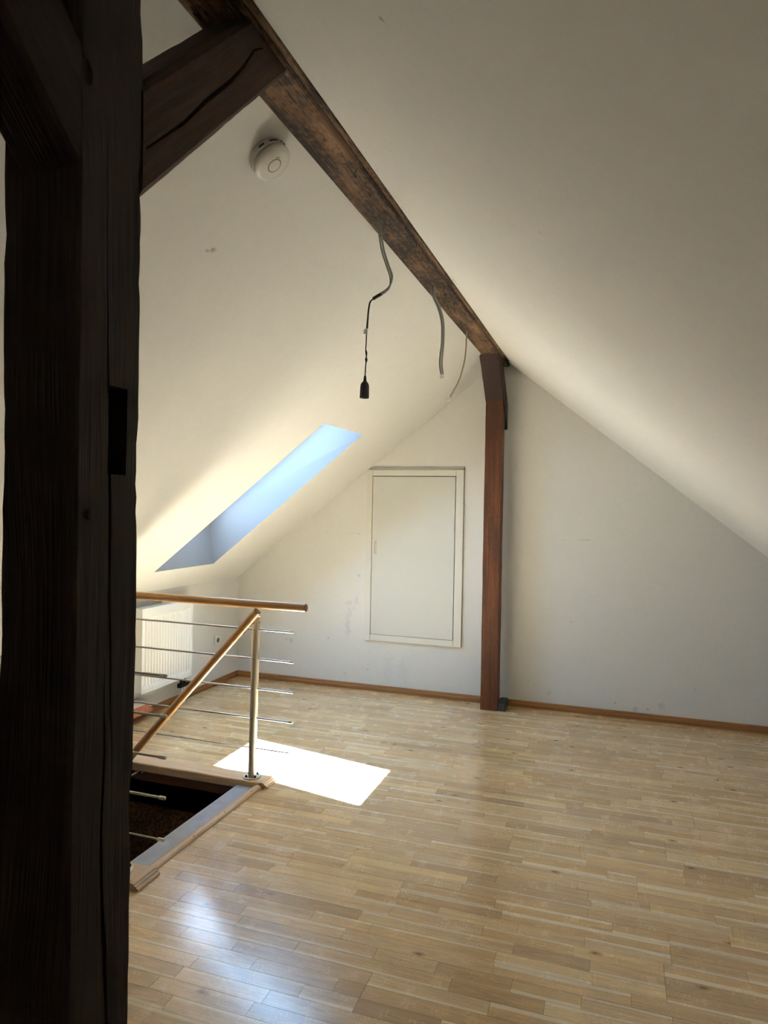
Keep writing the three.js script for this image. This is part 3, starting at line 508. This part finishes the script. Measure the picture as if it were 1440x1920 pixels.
{
  // reddish post before the gable wall, with the brace that comes from the wall over its head
  const zp = -5.0825, dep = 0.115, x0 = -0.9316, x1 = -0.8045, cx = (x0 + x1) / 2;
  const p = thing('timber_post', 'slim reddish-brown timber post standing before the white gable wall', 'post', [cx, 0, zp - dep / 2]);
  const body = timber(V(cx, 0, zp - dep / 2), V(cx, 2.42, zp - dep / 2), side, x1 - x0, dep, 41, { amp: 0.0013, ch: 0.003, rings: 70, waver: 0.003 });
  const saw = prism([[zp + 0.05, 2.345 + 0.05], [zp + 0.05, 2.9], [zp - 0.3, 2.9], [zp - 0.3, 2.345 - 0.30]], 'x', x0 - 0.1, x1 + 0.1);
  mesh('post_body', cut(body, [saw]), M.post, p);
  const f = thing('post_footing', 'low dark grey footing block beside the foot of the reddish post', 'block', [-0.84, 0, -5.18]);
  mesh('block', rbox(-0.8035, -0.748, 0, 0.062, -D + 0.019, -5.088, 0.006, 3), M.stone, f);
  const b = thing('diagonal_brace', 'short dark brown brace between gable wall and beam, above the slim reddish post', 'brace', [-0.866, 2.3, -5.1]);
  const X0 = -0.9345, X1 = -0.797, bx = (X0 + X1) / 2, vt = 0.196, mid = 2.127 + vt / 2;
  const bb = timber(V(bx, mid - 0.12, -5.255 - 0.12), V(bx, mid + 0.62, -5.255 + 0.62), side, X1 - X0, vt * 0.7071, 47, { amp: 0.002, ch: 0.005, rings: 50, waver: 0.002 });
  mesh('brace_body', cut(bb, [new THREE.BoxGeometry(0.6, 0.4, 1).translate(bx, BEAM_Y - 0.001 + 0.2, -4.9), new THREE.BoxGeometry(0.6, 1.2, 0.3).translate(bx, 2.2, -D + 0.002 - 0.15)]), M.brace ?? (M.brace = std({ map: M.post.map, color: hex('#9c7c62'), bumpMap: M.post.bumpMap, bumpScale: 0.0012, roughness: 0.65 })), b);
}
// ------------------------------------------------------------------ smoke detector on the left slope
{
  const c = onL(-0.9955, -1.806), n = NL.clone().negate(), at = (o) => c.clone().addScaledVector(n, o), q = new THREE.Quaternion().setFromUnitVectors(V(0, 1, 0), n);
  const t = thing('smoke_detector', 'round white smoke detector on the sloping ceiling left of the beam', 'smoke detector', c.toArray());
  const L = (pts, seg = 48) => toCreasedNormals(lathe(pts, at(0), at(1), seg), 0.7);
  mesh('mounting_base', L([[0, 0], [0.058, 0], [0.0595, 0.003], [0.0595, 0.0195], [0.058, 0.021], [0.0, 0.021]]), M.white, t);
  mesh('neck', L([[0, 0.0205], [0.052, 0.0205], [0.052, 0.028], [0, 0.028]]), M.slot, t);
  mesh('button_gap', L([[0.0200, 0.0432], [0.0226, 0.0432], [0.0226, 0.0447], [0.0200, 0.0447]], 64), M.ring, t);
  mesh('cover', L([[0, 0.0255], [0.0590, 0.0255], [0.0605, 0.029], [0.0600, 0.034], [0.0570, 0.0385], [0.0500, 0.0412], [0.0485, 0.0405], [0.0470, 0.0418], [0.0225, 0.0445], [0.0215, 0.042], [0, 0.042]], 64), M.cover, t);
  mesh('test_button', L([[0, 0.0405], [0.0203, 0.0405], [0.0205, 0.0442], [0.019, 0.0456], [0, 0.0462]]), M.cover, t);
  const spot = (r, a, o) => at(o).add(V(r * Math.cos(a), 0, r * Math.sin(a)).applyQuaternion(q));
  const ledA = -1.0; mesh('indicator', lathe([[0.0022, 0], [0.0022, 0.0012], [0, 0.0022]], spot(0.0245, ledA, 0.0438), spot(0.0245, ledA, 1), 10), M.bright, t);
  for (const [a0, a1, o] of [[2.2, 2.65, 0.0125], [2.9, 3.0, 0.0125], [3.15, 3.35, 0.0125], [3.5, 4.2, 0.0115], [1.6, 1.9, 0.0125]]) { const pts = []; for (let i = 0; i <= 6; i++) pts.push(spot(0.0598, a0 + (a1 - a0) * i / 6, o).toArray()); mesh('sound_slot', tube(pts, 0.0022, 12, 6), M.slot, t); }
  { const pts = []; for (let i = 0; i <= 6; i++) pts.push(spot(0.0265, 2.35 + 0.6 * i / 6, 0.0442).toArray()); mesh('sound_slot', tube(pts, 0.0008, 12, 6), M.ring, t); }
}
// ------------------------------------------------------------------ wires hanging from the beam
{
  const z1 = -2.431, t = thing('hanging_lamp_holder', 'bare black lamp holder hanging from taped grey cables under the beam', 'lamp holder', [-0.861, BEAM_Y, z1]);
  const P = [[-0.861, 2.60, z1], [-0.858, 2.54, z1], [-0.843, 2.457, z1 + 0.004], [-0.822, 2.395, z1 + 0.004], [-0.809, 2.354, z1], [-0.813, 2.321, z1], [-0.830, 2.304, z1], [-0.851, 2.294, z1]];
  mesh('cable', tube(P.map(([x, y, z], i) => [x - (i < 5 ? 0.004 : 0.002), y - (i > 4 ? 0.003 : 0), z]), 0.0037), M.cableGrey, t);
  mesh('cable', tube(P.map(([x, y, z], i) => [x + (i < 5 && i > 0 ? 0.0055 : 0.001), y + (i > 4 ? 0.002 : 0), z + 0.004]), 0.0037), M.cableGrey, t);
  mesh('tape', tube([[-0.846, 2.296, z1], [-0.862, 2.288, z1 + 0.001], [-0.879, 2.280, z1]], 0.0062, 20, 10), M.tape, t);
  mesh('wire', tube([[-0.875, 2.282, z1], [-0.890, 2.270, z1], [-0.897, 2.240, z1], [-0.900, 2.205, z1], [-0.9035, 2.165, z1]], 0.0030), M.black, t);
  mesh('wire', tube([[-0.872, 2.283, z1 + 0.003], [-0.887, 2.270, z1 + 0.004], [-0.894, 2.240, z1 + 0.003], [-0.897, 2.205, z1 + 0.002], [-0.899, 2.165, z1 + 0.002]], 0.0024), M.black, t);
  mesh('connector', merge([rbox(-0.910, -0.897, 2.148, 2.170, z1 - 0.005, z1 + 0.006, 0.002), ...[0, 1, 2].map((k) => rbox(-0.9155, -0.908, 2.150 + k * 0.0055, 2.1535 + k * 0.0055, z1 - 0.003, z1 + 0.003, 0.001))]), M.terminal, t);
  mesh('lamp_cord', tube([[-0.9035, 2.152, z1], [-0.9035, 2.12, z1], [-0.905, 2.085, z1], [-0.902, 2.062, z1], [-0.9035, 2.04, z1], [-0.9055, 2.0, z1], [-0.9055, 1.985, z1]], 0.0022), M.black, t);
  mesh('knot', merge([tube([[-0.903, 2.088, z1 + 0.003], [-0.8995, 2.078, z1 + 0.004], [-0.901, 2.062, z1 + 0.004], [-0.9045, 2.052, z1 + 0.002], [-0.9015, 2.045, z1 - 0.002], [-0.9005, 2.058, z1 - 0.003]], 0.0022, 30, 7)]), M.black, t);
  const top = V(-0.9055, 1.992, z1), bot = V(-0.9075, 1.9085, z1);
  mesh('lamp_holder', toCreasedNormals(lathe([[0, 0], [0.0042, 0], [0.0048, 0.006], [0.0062, 0.017], [0.0072, 0.021], [0.0125, 0.026], [0.0158, 0.033], [0.0168, 0.041], [0.0176, 0.083], [0.0165, 0.0838], [0.0150, 0.083], [0.0146, 0.045], [0, 0.045]], top, bot, 32), 0.6), M.socket, t);
  mesh('contact_ring', lathe([[0.0145, 0.058], [0.0128, 0.062], [0.0145, 0.066]], top, bot, 24), M.brass, t);
}
{
  const z = -3.278, t = thing('hanging_cable', 'pair of grey cables with a white connector hanging in the middle of the beam', 'cable', [-0.873, BEAM_Y, z]);
  const P = [[-0.873, 2.60, z], [-0.868, 2.54, z], [-0.840, 2.478, z + 0.004], [-0.822, 2.41, z], [-0.819, 2.31, z], [-0.8255, 2.24, z], [-0.8265, 2.20, z], [-0.819, 2.152, z]];
  mesh('cable', tube(P.map(([x, y, q]) => [x - 0.0052, y, q]), 0.0046), M.cableGrey, t); mesh('cable', tube(P.map(([x, y, q], i) => [x + (i > 4 && i < 7 ? 0.0062 : 0.005), y, q + 0.003]), 0.0046), M.cableGrey, t);
  mesh('connector', merge([rbox(-0.829, -0.805, 2.132, 2.148, z - 0.006, z + 0.008, 0.004, 3), rbox(-0.827, -0.812, 2.143, 2.156, z - 0.005, z + 0.006, 0.003)]), M.terminal, t);
}
{
  const z = -4.149, t = thing('hanging_cable', 'single thin beige cable curving down near the far end of the beam', 'cable', [-0.887, BEAM_Y, z]);
  mesh('cable', tube([[-0.887, 2.60, z], [-0.888, 2.52, z], [-0.894, 2.425, z], [-0.909, 2.35, z], [-0.931, 2.28, z], [-0.962, 2.222, z], [-0.984, 2.186, z]], 0.0048), M.cableBeige, t);
  mesh('connector', rbox(-1.006, -0.982, 2.158, 2.172, z - 0.006, z + 0.006, 0.004, 3), M.terminal, t);
}
// ------------------------------------------------------------------ railings round the stair opening
const RODS = [0.826, 0.667, 0.506, 0.347, 0.183];
function railing(label, z, px, rodEnds, handEnd, lean, y0, group) {
  const t = thing('railing', label, 'railing', [px, y0, z], group);
  const top = 0.895;
  mesh('post', cyl(V(px, y0 + 0.006, z), V(px + lean, top, z), 0.0212, 28), M.steel, t);
  const bp = mesh('base_plate', toCreasedNormals(lathe([[0, 0], [0.047, 0], [0.048, 0.001], [0.048, 0.005], [0.046, 0.0065], [0, 0.0065]], V(px, y0, z), V(px, y0 + 1, z), 36), 0.6), M.steel, t);
  for (let k = 0; k < 4; k++) { const a = 0.55 + k * Math.PI / 2, q = V(px + 0.0345 * Math.cos(a), y0 + 0.006, z + 0.0345 * Math.sin(a)); const m = mesh('bolt', toCreasedNormals(lathe([[0, 0.012], [0.0035, 0.0118], [0.0062, 0.009], [0.0068, 0.005], [0.0068, 0], [0, 0]].reverse(), q, q.clone().add(V(0, 1, 0)), 6), 0.4), M.bolt); m.removeFromParent(); bp.add(m); m.name = 'bolt'; m.geometry.translate(-px, -y0, -z); }
  RODS.forEach((y, i) => {
    const x1 = rodEnds[i], rod = mesh('rod', cyl(V(-3.06, y + 0.003, z), V(x1, y, z), i === 4 ? 0.0036 : 0.0052, 12), M.rod, t);
    if (!(label.startsWith('far') && (i === 2 || i === 4))) {
      const c = toCreasedNormals(lathe([[0.0052, 0], [0.0072, 0.001], [0.0076, 0.004], [0.0072, 0.026], [0.005, 0.030], [0, 0.0305]], V(x1 - 0.027, y, z), V(x1 + 1, y, z), 14), 0.6), m = mesh('end_cap', c, M.plasticCap, t); t.remove(m); rod.add(m);
    }
    const hole = V(px + lean * (y / top), y, z + 0.0205); mesh('set_screw', cyl(hole, hole.clone().add(V(0, 0, 0.002)), 0.0028, 10), M.bolt, t);
  });
  const hy = 0.960, x1 = handEnd;
  mesh('saddle_pin', merge([cyl(V(px + lean, top - 0.002, z), V(px + lean, hy - 0.021, z), 0.0055, 12), cyl(V(px + lean, top - 0.002, z), V(px + lean, top + 0.012, z), 0.0085, 14)]), M.chrome, t);
  mesh('clamp_screw', cyl(V(px + lean + 0.004, top - 0.03, z + 0.006), V(px + lean + 0.026, top - 0.03, z + 0.006), 0.004, 8), M.chrome, t);
  const far = label.startsWith('far'), x0 = far ? -3.06 : -2.40;
  mesh('handrail', cyl(V(x0, hy + (far ? 0.006 : 0), z), V(x1, hy, z), 0.0222, 28), M.rail, t);
  mesh('handrail_cap', cyl(V(x1 - 0.001, hy, z), V(x1 + 0.004, hy, z), 0.0218, 28, 0.0205), M.endGrain, t);
  if (far) mesh('wall_flange', lathe([[0, 0], [0.03, 0], [0.03, 0.006], [0.0225, 0.010], [0, 0.010]], V(XL, hy + 0.006, z), V(XL + 1, hy + 0.006, z), 24), M.chrome, t);
  if (far) mesh('rail_stub', cyl(V(XL, hy + 0.006, z), V(-3.055, hy + 0.006, z), 0.0222, 24), M.rail, t);
  for (const y of RODS) mesh('rod_socket', cyl(V(XL, y + 0.003, z), V(-3.05, y + 0.003, z), 0.008, 10), M.plasticCap, t);
}
railing('far railing with a round wooden handrail and thin steel rods behind the stair opening', -3.33 + 0.04, -1.838, [-1.607, -1.605, -1.600, -1.602, -1.615], -1.537, 0.012, 0.026);
railing('near railing of thin capped steel rods between the black post and the stair opening', -2.262, -1.846, [-1.646, -1.644, -1.645, -1.643, -1.647], -1.875, 0.0, 0.026);
{
  // stair handrail sloping down to the left
  const a = V(-1.775, 0.938, -3.205), b = V(-2.96, -0.375, -3.205), t = thing('stair_handrail', 'round wooden handrail slanting steeply down into the stair opening', 'handrail', a.toArray());
  mesh('handrail_pole', cyl(a, b, 0.0212, 28), M.rail, t);
  const d = a.clone().sub(b).normalize(); mesh('handrail_cap', cyl(a.clone().addScaledVector(d, -0.001), a.clone().addScaledVector(d, 0.003), 0.0208, 28, 0.0195), M.endGrain, t);
  const at = (k) => a.clone().lerp(b, k);
  const q = at(0.08); mesh('bracket', merge([tube([[-1.829, 0.862, -3.272], [-1.842, 0.856, -3.245], [q.x, q.y - 0.028, -3.212], [q.x, q.y - 0.014, -3.206]], 0.0052, 24, 10)]), M.chrome, t);
  const q2 = at(0.70); mesh('bracket', merge([tube([[-2.545, -0.028, -3.270], [-2.548, -0.034, -3.242], [-2.566, -0.044, -3.224], [-2.60, -0.042, -3.208], [q2.x + 0.01, q2.y - 0.02, -3.205]], 0.0058, 30, 10), lathe([[0, 0], [0.022, 0], [0.022, 0.003], [0.014, 0.007], [0, 0.007]], V(-2.545, -0.030, -3.2735), V(-2.545, -0.030, -3), 20)]), M.chrome, t);
}
// ------------------------------------------------------------------ radiator on the left knee wall
{
  const xf = -2.992, xb = -3.075, y0 = 0.205, y1 = 0.782, z0 = -4.425, z1 = -3.842, t = thing('radiator', 'white ribbed panel radiator mounted on the left knee wall', 'radiator', [XL, y0, (z0 + z1) / 2]);
  const NR = 17, pitch = (z1 - z0 - 0.05) / NR, per = 8, ys = [y0 + 0.012, y0 + 0.036, y0 + 0.048, y0 + 0.062, y0 + 0.15, (y0 + y1) / 2, y1 - 0.15, y1 - 0.085, y1 - 0.072, y1 - 0.06, y1 - 0.012], env = [0, 0, 0.7, 1, 1, 1, 1, 1, 0.7, 0, 0];
  const pts = [], cols = NR * per + 2; const zc = [z0]; for (let i = 0; i <= NR * per; i++) zc.push(z0 + 0.025 + pitch * i / per); zc.push(z1);
  const X = (i, j) => { if (i === 0 || i > NR * per + 1) return xf; const ph = ((i - 1) % per) / per, k = 0.5 - 0.5 * Math.cos(ph * Math.PI * 2); return xf - 0.019 * env[j] * Math.pow(k, 1.2); };
  const grid = (i, j) => V(X(i, j), ys[j], zc[i]); void pts; void cols;
  const tri = []; for (let i = 0; i < zc.length - 1; i++) for (let j = 0; j < ys.length - 1; j++) tri.push(quad(grid(i + 1, j), grid(i, j), grid(i, j + 1), grid(i + 1, j + 1)));
  mesh('front_panel', toCreasedNormals(boxUV(flat(tri)), 0.9), M.gloss, t);
  mesh('panel_rim', merge([rbox(xf - 0.016, xf + 0.001, y1 - 0.013, y1, z0, z1, 0.004), rbox(xf - 0.016, xf + 0.001, y0, y0 + 0.013, z0, z1, 0.004), rbox(xf - 0.016, xf + 0.0005, y0, y1, z0, z0 + 0.008, 0.003), rbox(xf - 0.016, xf + 0.0005, y0, y1, z1 - 0.008, z1, 0.003)]), M.gloss, t);
  mesh('rear_panel', rbox(xb, xb + 0.014, y0, y1 - 0.01, z0, z1, 0.003), M.gloss, t);
  for (const z of [z0, z1 - 0.004]) mesh('side_cover', rbox(xb, xf - 0.014, y0 + 0.01, y1 - 0.004, z, z + 0.004, 0.0015), M.gloss, t);
  const gr = [rbox(xb, xf - 0.014, y1 - 0.016, y1 - 0.008, z0 + 0.004, z1 - 0.004, 0.001, 1)]; mesh('grille_tray', merge(gr), M.slot, t);
  const bars = []; for (let z = z0 + 0.010; z < z1 - 0.006; z += 0.0125) bars.push(rbox(xb + 0.002, xf - 0.016, y1 - 0.007, y1 - 0.0015, z - 0.0038, z + 0.0038, 0.001, 1)); for (const x of [xb + 0.004, (xb + xf - 0.014) / 2, xf - 0.018]) bars.push(rbox(x - 0.002, x + 0.002, y1 - 0.006, y1 - 0.001, z0 + 0.004, z1 - 0.004, 0.001, 1));
  const gm = mesh('top_grille', merge(bars), M.grille, t); void gm;
  for (const z of [z0 + 0.12, z1 - 0.12]) mesh('wall_bracket', rbox(XL, xb + 0.003, y0 + 0.08, y1 - 0.1, z - 0.015, z + 0.015, 0.002), M.gloss, t);
  mesh('valve', merge([cyl(V(-3.045, 0.13, -4.405), V(-3.045, 0.215, -4.405), 0.011, 14), cyl(V(-3.045, 0.13, -4.365), V(-3.045, 0.215, -4.365), 0.011, 14), rbox(-3.062, -3.028, 0.126, 0.158, -4.43, -4.335, 0.006, 3), cyl(V(-3.045, 0.14, -4.43), V(-3.045, 0.14, -4.485), 0.015, 16)]), M.nail, t);
  for (const z of [-4.405, -4.365]) mesh('pipe', cyl(V(-3.045, 0.0, z), V(-3.045, 0.135, z), 0.008, 12), M.gloss, t);
}
{
  const c = V(XL, 0.37, -4.95), t = thing('power_outlet', 'white square power outlet on the left knee wall near the corner', 'outlet', c.toArray());
  const fr = rbox(XL, XL + 0.009, 0.33, 0.41, -4.99, -4.91, 0.003); mesh('cover_plate', fr, M.white, t);
  const ring = toCreasedNormals(lathe([[0.0215, 0], [0.0235, 0.0005], [0.0235, 0.0015], [0.0215, 0.0025], [0.0195, 0.0005]], V(XL + 0.0095, 0.37, -4.95), V(XL + 1, 0.37, -4.95), 28), 0.5); mesh('socket_rim', ring, M.cover, t);
  mesh('socket_recess', cyl(V(XL + 0.0085, 0.37, -4.95), V(XL + 0.0094, 0.37, -4.95), 0.0205, 28), M.ring, t);
  for (const s of [-1, 1]) mesh('contact_hole', cyl(V(XL + 0.009, 0.37, -4.95 + s * 0.0095), V(XL + 0.0099, 0.37, -4.95 + s * 0.0095), 0.0026, 10), M.slot, t);
}
{
  // folded cloth lying on the skirting below the radiator
  const t = thing('folded_cloth', 'folded salmon cloth with a top fold coloured pale as if lit by the skirting under the radiator', 'cloth', [-3.06, 0.05, -3.85]);
  const layer = (y0, y1, z1, x0, x1, seed) => {
    const g = new RoundedBoxGeometry(x1 - x0, y1 - y0, 0.40, 6, 0.009), p = g.attributes.position;
    for (let i = 0; i < p.count; i++) { const x = p.getX(i), y = p.getY(i), z = p.getZ(i); p.setXYZ(i, x + (fbm(z * 30, y * 40, seed, 3) - 0.5) * 0.012, y + (fbm(z * 22, x * 30, seed + 4, 3) - 0.5) * 0.014 - (z < -0.1 ? (z + 0.1) * -0.10 : 0), z + (fbm(y * 60, x * 40, seed + 7, 2) - 0.5) * 0.02); }
    g.computeVertexNormals(); g.translate((x0 + x1) / 2, (y0 + y1) / 2, z1 + 0.2); return boxUV(g);
  };
  mesh('lower_fold', layer(0.052, 0.085, -4.015, -3.108, -3.026, 301), M.cloth, t); mesh('middle_fold', layer(0.080, 0.118, -3.985, -3.108, -3.03, 311), M.cloth, t); mesh('top_fold', layer(0.112, 0.150, -3.98, -3.108, -3.034, 321), M.clothLitTop, t, 'top fold coloured pale pink for the light on it');  // top fold is paler: light falling on it is put into the colour
}

renderer.render(scene, camera);
